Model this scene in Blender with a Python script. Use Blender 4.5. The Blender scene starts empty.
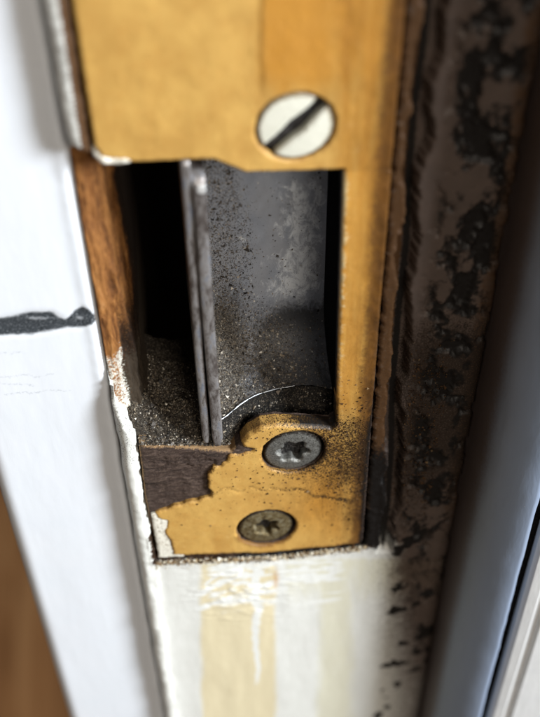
import bpy, math, random
import numpy as np
from mathutils import Vector, Matrix
from mathutils.geometry import delaunay_2d_cdt

# ------------------------------------------------------------------ camera, world, light
# World frame: X across the jamb face, Y into the jamb, Z up; helper code works in millimetres
# relative to the lens (z = 0 at lens height), S converts to metres.
S = 0.001
scn = bpy.context.scene
F_PX, CXP, CYP = 1150.0, 270.0, 358.5
PITCH, YAW, ROLL = [math.radians(a) for a in (47.0, 6.4, -1.0)]
CAM = np.array([7.0, -96.0, 0.0])
_f = np.array([math.sin(YAW) * math.cos(PITCH), math.cos(YAW) * math.cos(PITCH), -math.sin(PITCH)])
_r = np.array([math.cos(YAW), -math.sin(YAW), 0.0])
_u = np.cross(_r, _f)
R_ = _r * math.cos(ROLL) + _u * math.sin(ROLL)
U_ = -_r * math.sin(ROLL) + _u * math.cos(ROLL)

cam_data = bpy.data.cameras.new('camera')
cam = bpy.data.objects.new('camera', cam_data)
scn.collection.objects.link(cam)
cam.matrix_world = Matrix(((R_[0], U_[0], -_f[0], CAM[0] * S), (R_[1], U_[1], -_f[1], CAM[1] * S),
                           (R_[2], U_[2], -_f[2], CAM[2] * S), (0, 0, 0, 1)))
cam_data.sensor_fit = 'VERTICAL'
cam_data.sensor_height = 36.0
cam_data.lens = 36.0 * F_PX / 717.0
cam_data.clip_start = 0.005
cam_data.clip_end = 50.0
cam_data.dof.use_dof = True
cam_data.dof.focus_distance = 0.150
cam_data.dof.aperture_fstop = cam_data.lens / 3.1
scn.camera = cam

world = bpy.data.worlds.new('World')
scn.world = world
world.use_nodes = True
bgn = world.node_tree.nodes['Background']
bgn.inputs[0].default_value = (1.0, 0.80, 0.62, 1)
bgn.inputs[1].default_value = 0.07

KEY_DIR = Vector((0.75, -0.475, 0.44)).normalized()     # towards the lamp
KEY_AT = Vector((0.012, 0.0, -0.110))
ld = bpy.data.lights.new('daylight_lamp', 'AREA')
ld.shape = 'DISK'
ld.size = 0.32
ld.energy = 19.6
ld.color = (0.90, 0.95, 1.0)
lamp = bpy.data.objects.new('daylight_lamp', ld)
lamp.location = KEY_AT + KEY_DIR * 0.95
lamp.rotation_euler = KEY_DIR.to_track_quat('Z', 'Y').to_euler()
scn.collection.objects.link(lamp)

# added frontal fill for the opening and shaded parts, dimmer and further off
ld2 = bpy.data.lights.new('fill_lamp', 'AREA')
ld2.shape = 'DISK'
ld2.size = 0.5
ld2.energy = 9.6
ld2.color = (1.0, 0.90, 0.78)
lamp2 = bpy.data.objects.new('fill_lamp', ld2)
dir2 = Vector((0.22, -0.80, 0.50)).normalized()
lamp2.location = KEY_AT + dir2 * 1.5
lamp2.rotation_euler = dir2.to_track_quat('Z', 'Y').to_euler()
scn.collection.objects.link(lamp2)

scn.view_settings.view_transform = 'Standard'
scn.view_settings.look = 'None'
scn.view_settings.exposure = 0.0
scn.view_settings.gamma = 1.0
scn.render.engine = 'CYCLES'
scn.cycles.max_bounces = 8

rng = np.random.RandomState(7)


# ------------------------------------------------------------------ helpers: photo pixels <-> millimetres
def P(px, py, Y=0.0):
    d = _f + R_ * (px - CXP) / F_PX - U_ * (py - CYP) / F_PX
    q = CAM + d * ((Y - CAM[1]) / d[1])
    return (q[0], q[2])


def pix(x, z, Y=0.0):
    v = np.stack([x - CAM[0], np.zeros_like(x) + Y - CAM[1], z - CAM[2]], -1)
    w = v @ _f
    return CXP + F_PX * (v @ R_) / w, CYP - F_PX * (v @ U_) / w


# ------------------------------------------------------------------ helpers: noise and polygons
_tab = np.random.RandomState(3).rand(512, 512)


def vnoise(x, y, seed=0):
    x = x + seed * 17.31
    y = y + seed * 9.77
    ix, iy = np.floor(x).astype(int), np.floor(y).astype(int)
    fx, fy = x - ix, y - iy
    fx = fx * fx * (3 - 2 * fx)
    fy = fy * fy * (3 - 2 * fy)
    g = lambda a, b: _tab[a % 512, b % 512]
    return (g(ix, iy) * (1 - fx) + g(ix + 1, iy) * fx) * (1 - fy) + (g(ix, iy + 1) * (1 - fx) + g(ix + 1, iy + 1) * fx) * fy


def fbm(x, y, seed=0, octv=4, gain=0.55):
    a, s, t = 1.0, 0.0, 0.0
    for k in range(octv):
        s = s + a * vnoise(x, y, seed + k * 5)
        t += a
        a *= gain
        x = x * 2.03
        y = y * 2.03
    return s / t


def sstep(a, b, x):
    t = np.clip((x - a) / (b - a), 0, 1)
    return t * t * (3 - 2 * t)


def resample(loop, sp):
    loop = np.asarray(loop, float)
    out = []
    for a, b in zip(loop, np.roll(loop, -1, 0)):
        n = max(1, int(math.ceil(np.hypot(*(b - a)) / sp)))
        for k in range(n):
            out.append(a + (b - a) * k / n)
    return np.array(out)


def rag(loop, sp, amp, freq, seed, keep=None):
    """resample a closed loop and push its points in and out by noise"""
    L = resample(loop, sp)
    t = np.roll(L, -1, 0) - np.roll(L, 1, 0)
    t /= np.maximum(np.linalg.norm(t, axis=1, keepdims=True), 1e-9)
    n = np.stack([t[:, 1], -t[:, 0]], 1)
    d = (fbm(L[:, 0] * freq, L[:, 1] * freq, seed, 4, 0.6) - 0.5) * 2 * amp
    if keep is not None:
        d = d * keep(L)
    return L + n * d[:, None]


def circle(c, r, n=64, a0=0.0):
    a = a0 + np.arange(n) * 2 * math.pi / n
    return np.stack([c[0] + r * np.cos(a), c[1] + r * np.sin(a)], 1)


def area2(L):
    return np.sum(L[:, 0] * np.roll(L[:, 1], -1) - np.roll(L[:, 0], -1) * L[:, 1])


def sdist(p, loop):
    """signed distance to a polygon, positive inside"""
    ins = np.zeros(len(p), bool)
    best = np.full(len(p), 1e9)
    x, y = p[:, 0], p[:, 1]
    for a, b in zip(loop, np.roll(loop, -1, 0)):
        e = b - a
        wx, wy = x - a[0], y - a[1]
        t = np.clip((wx * e[0] + wy * e[1]) / max(e @ e, 1e-12), 0, 1)
        best = np.minimum(best, (wx - e[0] * t) ** 2 + (wy - e[1] * t) ** 2)
        c = ((a[1] > y) != (b[1] > y))
        if e[1] != 0:
            ins ^= c & (x < a[0] + e[0] * (y - a[1]) / e[1])
    d = np.sqrt(best)
    return np.where(ins, d, -d)


# ------------------------------------------------------------------ helpers: meshes
def make_mesh(name, verts, faces, attrs=None, smooth=True, mat=None):
    me = bpy.data.meshes.new(name)
    verts = np.asarray(verts, float)
    me.from_pydata((verts * S).tolist(), [], [list(map(int, f)) for f in faces])
    for k, v in (attrs or {}).items():
        a = me.attributes.new(k, 'FLOAT', 'POINT')
        a.data.foreach_set('value', np.asarray(v, np.float32))
    me.polygons.foreach_set('use_smooth', np.full(len(me.polygons), smooth))
    me.update()
    if mat:
        me.materials.append(mat)
    return me


def link(name, me, parent=None):
    o = bpy.data.objects.new(name, me)
    scn.collection.objects.link(o)
    if parent is not None:
        o.parent = parent
        if parent.parent is None:          # parts carry world coordinates; sub-parts follow their part
            o.matrix_parent_inverse = Matrix.Translation(-parent.location)
    return o


def thing(name, label, cat, at):
    o = bpy.data.objects.new(name, None)
    o.empty_display_size = 0.01
    scn.collection.objects.link(o)
    o.location = Vector(at) * S
    o['label'] = label
    o['category'] = cat
    return o


class Geo:
    """collects vertices, faces and point attributes of one mesh"""
    def __init__(self):
        self.v, self.f, self.a, self.n = [], [], {}, 0

    def add(self, verts, faces, attrs=None):
        verts = np.asarray(verts, float)
        for k in (attrs or {}):
            if k not in self.a:
                self.a[k] = [np.zeros(self.n)]
        for k in self.a:
            self.a[k].append(np.asarray((attrs or {}).get(k, np.zeros(len(verts))), float))
        self.f += [[i + self.n for i in f] for f in faces]
        self.v.append(verts)
        self.n += len(verts)

    def build(self, name, mat, parent=None, smooth=True):
        me = make_mesh(name, np.concatenate(self.v), self.f, {k: np.concatenate(v) for k, v in self.a.items()}, smooth, mat)
        return link(name, me, parent)


def sheet(g, outer, holes, sp, yfun, attrs=None, thick=2.0, mapf=None, raw=False):
    """flat polygon in (x,z) filled with a dense mesh, its front shaped by yfun, its rim extruded back"""
    loops = [np.asarray(L, float) if raw else resample(L, sp) for L in [outer] + list(holes)]
    if area2(loops[0]) < 0:
        loops[0] = loops[0][::-1]
    o = loops[0]
    mn, mx = o.min(0), o.max(0)
    hx, hz = sp, sp * 0.866
    gx, gz = np.meshgrid(np.arange(mn[0], mx[0], hx), np.arange(mn[1], mx[1], hz))
    gx = gx + (np.arange(gx.shape[0]) % 2)[:, None] * hx * 0.5
    p = np.stack([gx.ravel(), gz.ravel()], 1) + (rng.rand(gx.size, 2) - 0.5) * sp * 0.25
    sd = sdist(p, o)
    for h in loops[1:]:
        sd = np.minimum(sd, -sdist(p, h))
    k = sd > sp * 0.45
    p, sd = p[k], sd[k]
    bp = np.concatenate(loops)
    edges, b = [], 0
    for L in loops:
        n = len(L)
        edges += [(b + i, b + (i + 1) % n) for i in range(n)]
        b += n
    pts = np.concatenate([bp, p])
    vo, _, fo, orig, _, _ = delaunay_2d_cdt([Vector(q) for q in pts.tolist()], edges, [], 1, 1e-6)
    V = np.array([(v.x, v.y) for v in vo])
    T = np.array([t for t in fo if len(t) == 3])
    sdall = np.concatenate([np.zeros(len(bp)), sd])
    sdv = np.array([sdall[q[0]] if len(q) else 0.0 for q in orig])
    for h in loops[1:]:
        T = T[sdist(V[T].mean(1), h) < 0]
    a2 = np.cross(V[T[:, 1]] - V[T[:, 0]], V[T[:, 2]] - V[T[:, 0]])
    T[a2 < 0] = T[a2 < 0][:, ::-1]
    x, z = V[:, 0], V[:, 1]
    Y = yfun(x, z, sdv)
    at = attrs(x, z, sdv) if attrs else {}
    to3 = mapf or (lambda a, b_, y: np.stack([a, y, b_], 1))
    front = to3(x, z, Y)
    g.add(front, T.tolist(), at)
    if not np.isscalar(thick) or thick > 0:
        E = {}
        for t in T:
            for i in range(3):
                E[(t[i], t[(i + 1) % 3])] = 1
        be = [e for e in E if (e[1], e[0]) not in E]
        idx = sorted({i for e in be for i in e})
        m = {v: i for i, v in enumerate(idx)}
        idx = np.array(idx)
        fr = front[idx]
        tk = thick if np.isscalar(thick) else thick[0](x[idx], z[idx])
        bk = to3(x[idx], z[idx], Y[idx]) + np.outer(np.ones(len(idx)) * tk, [0, 1, 0])
        n = len(idx)
        g.add(np.concatenate([fr, bk]), [[m[b_], m[a], m[a] + n, m[b_] + n] for a, b_ in be],
              {kk: np.tile(np.asarray(vv)[idx], 2) for kk, vv in at.items()})


def grid(g, nu, nv, fun, attrs=None, flip=False, closed_u=False):
    u, v = np.meshgrid(np.linspace(0, 1, nu), np.linspace(0, 1, nv), indexing='ij')
    V = fun(u.ravel(), v.ravel())
    fs = []
    for i in range(nu - 1):
        for j in range(nv - 1):
            q = [i * nv + j, (i + 1) * nv + j, (i + 1) * nv + j + 1, i * nv + j + 1]
            fs.append(q[::-1] if flip else q)
    g.add(V, fs, attrs(u.ravel(), v.ravel(), V) if attrs else None)


def box(g, lo, hi):
    lo, hi = np.array(lo, float), np.array(hi, float)
    v = [[(lo, hi)[i][0], (lo, hi)[j][1], (lo, hi)[k][2]] for i in (0, 1) for j in (0, 1) for k in (0, 1)]
    g.add(v, [[0, 1, 3, 2], [4, 6, 7, 5], [0, 4, 5, 1], [2, 3, 7, 6], [0, 2, 6, 4], [1, 5, 7, 3]])


def loft(g, prof, z0, z1, nz, closed=False, disp=None, caps=True):
    """extrude an (x,y) profile along z"""
    prof = np.asarray(prof, float)
    n = len(prof)
    zs = np.linspace(z0, z1, nz)
    V = np.concatenate([np.column_stack([prof, np.full(n, z)]) for z in zs])
    if disp is not None:
        V = disp(V)
    fs = []
    for i in range(nz - 1):
        for j in range(n if closed else n - 1):
            k = (j + 1) % n
            fs.append([i * n + j, i * n + k, (i + 1) * n + k, (i + 1) * n + j])
    if closed and caps:
        fs.append(list(range(n))[::-1])
        fs.append([(nz - 1) * n + j for j in range(n)])
    g.add(V, fs)


# ------------------------------------------------------------------ helpers: materials
def lin(r, g, b):
    f = lambda c: (c / 255 / 12.92) if c / 255 <= 0.04045 else ((c / 255 + 0.055) / 1.055) ** 2.4
    return (f(r), f(g), f(b), 1.0)


class Mat:
    def __init__(self, name, rough=0.6, metal=0.0, spec=0.5):
        self.m = bpy.data.materials.new(name)
        self.m.use_nodes = True
        self.t = self.m.node_tree
        self.b = self.t.nodes['Principled BSDF']
        self.b.inputs['Roughness'].default_value = rough
        self.b.inputs['Metallic'].default_value = metal
        self.b.inputs['Specular IOR Level'].default_value = spec
        tc = self.t.nodes.new('ShaderNodeTexCoord')
        self.co = tc.outputs['Object']

    def put(self, sock, v):
        if hasattr(v, 'links'):
            self.t.links.new(v, sock)
        else:
            sock.default_value = v

    def noise(self, scale, detail=4, rough=0.6, dist=0.0, stretch=(1, 1, 1), off=0.0):
        """scale in features per millimetre"""
        mp = self.t.nodes.new('ShaderNodeMapping')
        mp.inputs['Scale'].default_value = [1000 * k for k in stretch]
        mp.inputs['Location'].default_value = (off, off * 1.7, off * .6)
        self.t.links.new(self.co, mp.inputs['Vector'])
        n = self.t.nodes.new('ShaderNodeTexNoise')
        n.inputs['Scale'].default_value = scale
        n.inputs['Detail'].default_value = detail
        n.inputs['Roughness'].default_value = rough
        n.inputs['Distortion'].default_value = dist
        self.t.links.new(mp.outputs[0], n.inputs['Vector'])
        return n.outputs['Fac']

    def att(self, name):
        n = self.t.nodes.new('ShaderNodeAttribute')
        n.attribute_name = name
        return n.outputs['Fac']

    def island(self):
        return self.t.nodes.new('ShaderNodeNewGeometry').outputs['Random Per Island']

    def math(self, op, a, b=0.0, clamp=False):
        n = self.t.nodes.new('ShaderNodeMath')
        n.operation = op
        n.use_clamp = clamp
        self.put(n.inputs[0], a)
        self.put(n.inputs[1], b)
        return n.outputs[0]

    def step(self, v, a, b, lo=0.0, hi=1.0):
        n = self.t.nodes.new('ShaderNodeMapRange')
        n.interpolation_type = 'SMOOTHSTEP'
        self.put(n.inputs['Value'], v)
        n.inputs['From Min'].default_value = a
        n.inputs['From Max'].default_value = b
        n.inputs['To Min'].default_value = lo
        n.inputs['To Max'].default_value = hi
        return n.outputs[0]

    def mask(self, attname, nz, soft=0.12, gain=1.0):
        """crisp, noisy edge for a smooth vertex mask"""
        a = self.att(attname)
        v = self.math('ADD', a, self.math('MULTIPLY', self.math('SUBTRACT', nz, 0.5), gain))
        return self.step(v, 0.5 - soft, 0.5 + soft)

    def mix(self, f, a, b):
        n = self.t.nodes.new('ShaderNodeMix')
        n.data_type = 'RGBA'
        self.put(n.inputs[0], f)
        self.put(n.inputs[6], a)
        self.put(n.inputs[7], b)
        return n.outputs[2]

    def ramp(self, f, stops):
        n = self.t.nodes.new('ShaderNodeValToRGB')
        e = n.color_ramp.elements
        while len(e) < len(stops):
            e.new(0.5)
        for k, (p_, c) in enumerate(stops):
            e[k].position = p_
            e[k].color = c
        self.put(n.inputs[0], f)
        return n.outputs[0]

    def bump(self, h, mm, strength=1.0, prev=None):
        n = self.t.nodes.new('ShaderNodeBump')
        n.inputs['Strength'].default_value = strength
        n.inputs['Distance'].default_value = mm * S
        self.put(n.inputs['Height'], h)
        if prev:
            self.t.links.new(prev, n.inputs['Normal'])
        return n.outputs[0]

    def out(self, col=None, rough=None, normal=None, metal=None):
        for k, v in (('Base Color', col), ('Roughness', rough), ('Normal', normal), ('Metallic', metal)):
            if v is not None:
                self.put(self.b.inputs[k], v)
        return self.m


# gold/yellow paint on the strike plate
k = Mat('plate_paint', 0.5, spec=0.35)
n1, n2, n3 = k.noise(0.18, 4), k.noise(1.2, 5, 0.7, 0.6), k.noise(5.5, 4, 0.75)
tan = k.mix(k.step(n1, 0.3, 0.7), lin(186, 144, 76), lin(204, 163, 90))
tan = k.mix(k.math('MULTIPLY', k.step(k.noise(0.09, 5, 0.65, 1.0, (1, 1, 0.5), 2.0), 0.5, 0.68), 0.32), tan, lin(176, 126, 58))
tan = k.mix(k.math('MULTIPLY', k.step(k.noise(0.8, 8, 0.8, 0.3, (1, 1, 0.3), 7.0), 0.60, 0.70), 0.4), tan, lin(214, 184, 124))
col = k.mix(k.att('orange'), tan, lin(184, 126, 44))
col = k.mix(k.math('MULTIPLY', k.step(n2, 0.5, 0.72), 0.35), col, lin(186, 132, 52))
vs = k.noise(0.55, 6, 0.7, 0.2, (1, 1, 0.07), 5.0)
col = k.mix(k.math('MULTIPLY', k.math('MULTIPLY', k.step(vs, 0.42, 0.68), k.att('streak')), 0.5), col, lin(156, 104, 40))
col = k.mix(k.math('MULTIPLY', k.math('MULTIPLY', k.step(vs, 0.50, 0.32), k.att('streak')), 0.25), col, lin(214, 176, 100))
col = k.mix(k.mask('pale', n2, 0.2, 1.3), col, lin(222, 205, 158))
col = k.mix(k.math('MULTIPLY', k.mask('brown', n2, 0.3, 0.9), 0.8), col, lin(106, 68, 30))
col = k.mix(k.math('MULTIPLY', k.math('MULTIPLY', k.att('stain'), k.step(k.noise(0.5, 7, 0.75, 0.6, (1, 1, 0.35), 6.0), 0.25, 0.7)), 0.95, True), col, lin(72, 48, 24))
spk = k.math('ADD', k.att('grime'), k.math('MULTIPLY', k.math('SUBTRACT', n3, 0.5), 1.7))
col = k.mix(k.step(spk, 0.52, 0.66), col, lin(48, 34, 20))
col = k.mix(k.mask('black', n2, 0.2, 0.7), col, lin(24, 20, 18))
b1 = k.bump(k.noise(0.35, 4, 0.6, 0.3, (1, 1, 0.3)), 0.07, 0.6)
b1 = k.bump(n3, 0.05, 0.8, k.bump(n2, 0.05, 0.6, b1))
MAT_COAT = k.out(col, k.step(n2, 0.3, 0.7, 0.36, 0.6), b1)

# bare plate where the paint has come away
k = Mat('bare_plate', 0.7, spec=0.3)
g1 = k.noise(0.7, 6, 0.72, 1.6, (0.5, 1, 1.5))
g2 = k.noise(4.0, 4, 0.7)
col = k.ramp(g1, [(0.30, lin(34, 26, 22)), (0.5, lin(66, 52, 45)), (0.70, lin(100, 84, 74))])
col = k.mix(k.math('MULTIPLY', k.step(g2, 0.55, 0.7), 0.5), col, lin(126, 108, 92))
col = k.mix(k.math('MULTIPLY', k.att('inner_dark'), 0.9), col, lin(18, 16, 15))  # near-black along the right inner edge of the opening
col = k.mix(k.mask('dustline', g2, 0.2, 1.2), col, lin(150, 120, 84))
MAT_BARE = k.out(col, 0.7, k.bump(g2, 0.12, 1, k.bump(g1, 0.3, 1)))

# white paints
k = Mat('chipped_white', 0.6)
col = k.mix(k.step(k.noise(2.2, 4), 0.52, 0.7), lin(226, 222, 208), lin(170, 158, 138))
MAT_WHITE = k.out(col, 0.55, k.bump(k.noise(2.5, 5), 0.12, 1))

# jamb paint with old layers
k = Mat('jamb_paint', 0.55, spec=0.4)
n1, n2, n3 = k.noise(0.35, 5), k.noise(1.4, 6, 0.7, 0.8), k.noise(5.0, 4, 0.75)
ns = k.noise(0.9, 5, 0.65, 0.3, (1, 1, 0.16))
col = k.mix(n1, lin(226, 226, 221), lin(212, 213, 206))
col = k.mix(k.mask('cream', ns, 0.3, 0.5), col, k.mix(ns, lin(224, 213, 180), lin(212, 199, 164)))
col = k.mix(k.math('MULTIPLY', k.mask('green', ns, 0.25, 0.5), 0.75), col, lin(212, 208, 182))
col = k.mix(k.mask('overwhite', k.noise(0.8, 6, 0.7, 0.8, (0.5, 1, 1.8), 4.0), 0.22, 0.9), col, lin(228, 229, 224))
col = k.mix(k.mask('ochre', n3, 0.2, 1.0), col, lin(196, 140, 48))
col = k.mix(k.math('MULTIPLY', k.mask('dirt_shade', n2, 0.45, 0.9), 0.96), col, k.mix(n1, lin(84, 65, 55), lin(44, 31, 24)))  # grime, plus shade painted in on the strip right of the plate
col = k.mix(k.mask('brown', n2, 0.25, 0.8), col, k.mix(n3, lin(96, 66, 36), lin(54, 36, 22)))
spk = k.math('ADD', k.att('grime'), k.math('MULTIPLY', k.math('SUBTRACT', n3, 0.5), 1.7))
col = k.mix(k.step(spk, 0.50, 0.64), col, lin(44, 34, 27))
col = k.mix(k.mask('black', n2, 0.22, 0.9), col, lin(16, 12, 10))
b1 = k.bump(n3, 0.04, 0.6, k.bump(ns, 0.05, 0.6))
MAT_JAMB = k.out(col, k.step(n2, 0.3, 0.7, 0.45, 0.7), b1)

# casing paint
k = Mat('casing_paint', 0.42, spec=0.4)
n1, n2, n3 = k.noise(0.12, 4), k.noise(1.3, 6, 0.75, 1.0, (0.6, 1, 1.6)), k.noise(4.5, 5, 0.8)
col = k.mix(n1, lin(228, 231, 236), lin(220, 226, 233))
col = k.mix(k.mask('scuff', n2, 0.22, 0.8), col, k.ramp(n3, [(0.36, lin(30, 33, 36)), (0.56, lin(66, 71, 76)), (0.68, lin(190, 196, 200))]))
col = k.mix(k.mask('line', n3, 0.12, 0.9), col, lin(34, 36, 40))
col = k.mix(k.math('MULTIPLY', k.mask('scratch', n3, 0.15, 1.5), 0.45), col, lin(150, 156, 164))
MAT_CASING = k.out(col, 0.42, k.bump(k.noise(0.5, 5, 0.6, 0.2, (1.3, 1, 0.3)), 0.04, 0.6))

# raw wood
k = Mat('raw_wood', 0.7, spec=0.25)
gr = k.noise(0.9, 6, 0.7, 0.5, (1.2, 1.2, 0.18))
g2 = k.noise(3.0, 5, 0.75)
col = k.ramp(gr, [(0.28, lin(62, 36, 17)), (0.46, lin(118, 75, 37)), (0.62, lin(156, 106, 56)), (0.78, lin(182, 138, 92))])
col = k.mix(k.mask('dark', g2, 0.25, 0.9), col, lin(40, 27, 17))
spk = k.math('ADD', k.att('dusty'), k.math('MULTIPLY', k.math('SUBTRACT', g2, 0.5), 1.3))
col = k.mix(k.step(spk, 0.42, 0.6), col, k.mix(g2, lin(34, 28, 22), lin(80, 68, 54)))
col = k.mix(k.mask('white', g2, 0.1, 1.1), col, lin(214, 212, 200))
MAT_WOOD = k.out(col, 0.72, k.bump(g2, 0.10, 1, k.bump(gr, 0.35, 1)))

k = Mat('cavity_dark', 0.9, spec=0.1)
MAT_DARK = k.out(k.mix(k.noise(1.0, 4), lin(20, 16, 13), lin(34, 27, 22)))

# box steel
k = Mat('box_steel', 0.45)
n1, n2, n3 = k.noise(0.25, 5, 0.6, 0.8), k.noise(1.1, 6, 0.75, 1.4, (1, 1, 0.6)), k.noise(6.0, 4, 0.8)
col = k.mix(n1, lin(152, 160, 174), lin(182, 189, 200))
n4, n5 = k.noise(0.6, 10, 0.78, 0.5, (1, 1, 0.6), 3.0), k.noise(0.35, 3, 0.5, 0, (1, 1, 0.5), 8.0)
col = k.mix(k.math('MULTIPLY', k.step(n5, 0.35, 0.65), 0.35), col, lin(188, 190, 194))
zf = k.step(k.math('ADD', k.att('zinc_sheen'), k.math('MULTIPLY', k.math('SUBTRACT', n4, 0.5), 3.4)), 0.30, 0.85)
col = k.mix(k.math('MULTIPLY', zf, 0.9), col, lin(244, 250, 255))  # pale zinc and scratches, with the steel's reflection painted into the colour
col = k.mix(k.math('MULTIPLY', k.mask('darkened', n2, 0.3, 1.0), 0.9), col, lin(34, 33, 33))
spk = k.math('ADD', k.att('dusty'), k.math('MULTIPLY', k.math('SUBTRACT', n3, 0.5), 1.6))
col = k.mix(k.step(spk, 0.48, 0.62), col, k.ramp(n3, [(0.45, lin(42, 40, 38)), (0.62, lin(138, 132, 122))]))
MAT_STEEL = k.out(col, k.step(n2, 0.3, 0.7, 0.38, 0.62), k.bump(n3, 0.05, 0.8, k.bump(n2, 0.08, 0.6)), 0.35)

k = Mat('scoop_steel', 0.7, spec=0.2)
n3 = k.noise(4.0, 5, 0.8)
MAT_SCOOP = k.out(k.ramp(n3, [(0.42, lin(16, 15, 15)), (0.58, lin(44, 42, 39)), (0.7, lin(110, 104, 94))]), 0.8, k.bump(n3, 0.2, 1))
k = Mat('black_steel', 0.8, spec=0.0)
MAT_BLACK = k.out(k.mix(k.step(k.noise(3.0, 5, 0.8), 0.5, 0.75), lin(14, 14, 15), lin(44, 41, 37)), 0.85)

# divider steel, worn bright
k = Mat('worn_steel', 0.3, 0.6)
n1, n2 = k.noise(0.45, 7, 0.75, 0.4, (1.6, 1, 0.4)), k.noise(3.5, 5, 0.8, 0, (1, 1, 0.5))
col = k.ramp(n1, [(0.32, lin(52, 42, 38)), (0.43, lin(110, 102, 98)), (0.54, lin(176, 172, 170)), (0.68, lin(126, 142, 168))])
col = k.mix(k.math('MULTIPLY', k.step(n2, 0.55, 0.7), 0.7), col, lin(66, 50, 40))
col = k.mix(k.mask('tip_glint', n2, 0.2, 0.5), col, lin(240, 240, 238))  # glint painted as pale colour near the top of the divider
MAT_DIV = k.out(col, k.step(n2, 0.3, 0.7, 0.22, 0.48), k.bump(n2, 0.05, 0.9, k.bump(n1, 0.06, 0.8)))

k = Mat('bright_edge', 0.25, 0.6)
MAT_RIM = k.out(k.mix(k.noise(0.6, 3), lin(150, 154, 158), lin(226, 230, 234)), 0.25)

# dust lumps and grains
k = Mat('dust_bed', 0.95, spec=0.15)
n1, n2 = k.noise(3.4, 5, 0.8), k.noise(0.6, 3)
col = k.ramp(n1, [(0.34, lin(24, 22, 19)), (0.5, lin(64, 58, 51)), (0.60, lin(100, 92, 80)), (0.74, lin(160, 150, 132))])
col = k.mix(k.math('MULTIPLY', n2, 0.5), col, lin(42, 38, 34))
col = k.mix(k.mask('thin', n1, 0.3, 1.2), col, lin(120, 121, 124))
MAT_BED = k.out(col, 0.95, k.bump(n1, 0.3, 1))
k = Mat('dust_grain', 0.5, spec=0.6)
MAT_GRAIN = k.out(k.ramp(k.island(), [(0.0, lin(20, 17, 15)), (0.45, lin(58, 51, 43)), (0.75, lin(98, 87, 73)), (0.93, lin(150, 137, 116)), (0.995, lin(228, 222, 208))]), 0.6)
k = Mat('brown_grain', 0.85, spec=0.2)
MAT_BGRAIN = k.out(k.ramp(k.island(), [(0.0, lin(24, 17, 12)), (0.5, lin(62, 42, 24)), (0.85, lin(84, 60, 36)), (1.0, lin(120, 98, 70))]), 0.85)

k = Mat('crumb', 0.9, spec=0.2)
MAT_CRUMB = k.out(k.ramp(k.island(), [(0.0, lin(34, 24, 16)), (0.25, lin(92, 66, 40)), (0.5, lin(170, 146, 110)), (0.7, lin(214, 204, 178)), (1.0, lin(226, 222, 210))]), 0.9)

# screws
k = Mat('screw_painted', 0.38, spec=0.5)
n1, n2 = k.noise(0.5, 4), k.noise(3.0, 5, 0.8)
col = k.mix(n1, lin(226, 224, 208), lin(206, 206, 192))
col = k.mix(k.math('MULTIPLY', k.step(n2, 0.58, 0.7), 0.6), col, lin(150, 146, 132))
col = k.mix(k.mask('rim', n2, 0.25, 0.9), col, lin(120, 104, 76))
MAT_SCREWP = k.out(col, 0.36, k.bump(n2, 0.05, 0.7))
k = Mat('screw_steel', 0.4, 0.75)
n1, n2 = k.noise(1.0, 5, 0.75, 0.6), k.noise(4.5, 5, 0.8)
col = k.mix(n1, lin(132, 132, 128), lin(172, 172, 166))
col = k.mix(k.math('MULTIPLY', k.step(n2, 0.46, 0.62), 0.85), col, lin(46, 42, 36))
col = k.mix(k.mask('rim', n2, 0.25, 0.9), col, lin(34, 28, 22))
MAT_SCREWA = k.out(col, k.step(n2, 0.3, 0.7, 0.28, 0.6), k.bump(n2, 0.10, 1))
k = Mat('screw_rusty', 0.5, 0.55)
n1, n2 = k.noise(1.3, 5, 0.75, 0.6), k.noise(4.0, 5, 0.8)
col = k.ramp(n1, [(0.32, lin(56, 44, 30)), (0.48, lin(128, 112, 76)), (0.62, lin(150, 142, 116)), (0.74, lin(186, 182, 168))])
col = k.mix(k.math('MULTIPLY', k.step(n2, 0.5, 0.64), 0.8), col, lin(58, 42, 26))
col = k.mix(k.mask('rim', n2, 0.25, 0.9), col, lin(40, 28, 18))
MAT_SCREWB = k.out(col, k.step(n2, 0.3, 0.7, 0.3, 0.65), k.bump(n2, 0.14, 1))
k = Mat('recess_grime', 0.5, 0.3)
MAT_REC = k.out(k.mix(k.step(k.noise(3.2, 4), 0.5, 0.66), lin(20, 17, 16), lin(86, 82, 80)), 0.4, k.bump(k.noise(3.2, 4), 0.3, 1))

# weatherstrip, stop, floor
k = Mat('seal_vinyl', 0.5, spec=0.4)
n1, n2 = k.noise(0.3, 5, 0.7, 0.3, (1, 1, 0.25)), k.noise(2.2, 6, 0.8)
col = k.mix(n1, lin(128, 142, 164), lin(142, 155, 176))
col = k.mix(k.math('MULTIPLY', k.step(n2, 0.66, 0.74), 0.6), col, lin(214, 218, 222))
col = k.mix(k.math('MULTIPLY', k.mask('corner_shade', n2, 0.35, 0.7), 0.85), col, lin(92, 74, 62))  # brown shade painted on the side towards the jamb corner
MAT_SEAL = k.out(col, 0.5, k.bump(n1, 0.15, 0.6))
k = Mat('stop_paint', 0.45)
MAT_STOP = k.out(k.mix(k.noise(0.3, 4), lin(214, 214, 212), lin(196, 197, 198)), 0.45, k.bump(k.noise(0.6, 4, 0.6, 0, (1, 1, 0.2)), 0.15, 0.7))
k = Mat('floor_wood', 0.4)
gr = k.noise(0.03, 6, 0.65, 0.8, (1, 0.12, 1))
oi = k.t.nodes.new('ShaderNodeObjectInfo')
col = k.ramp(gr, [(0.3, lin(106, 68, 38)), (0.5, lin(168, 120, 76)), (0.7, lin(200, 154, 106))])
col = k.mix(k.math('MULTIPLY', oi.outputs['Random'], 0.6), col, lin(96, 60, 34))
MAT_FLOOR = k.out(col, 0.4)

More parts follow.
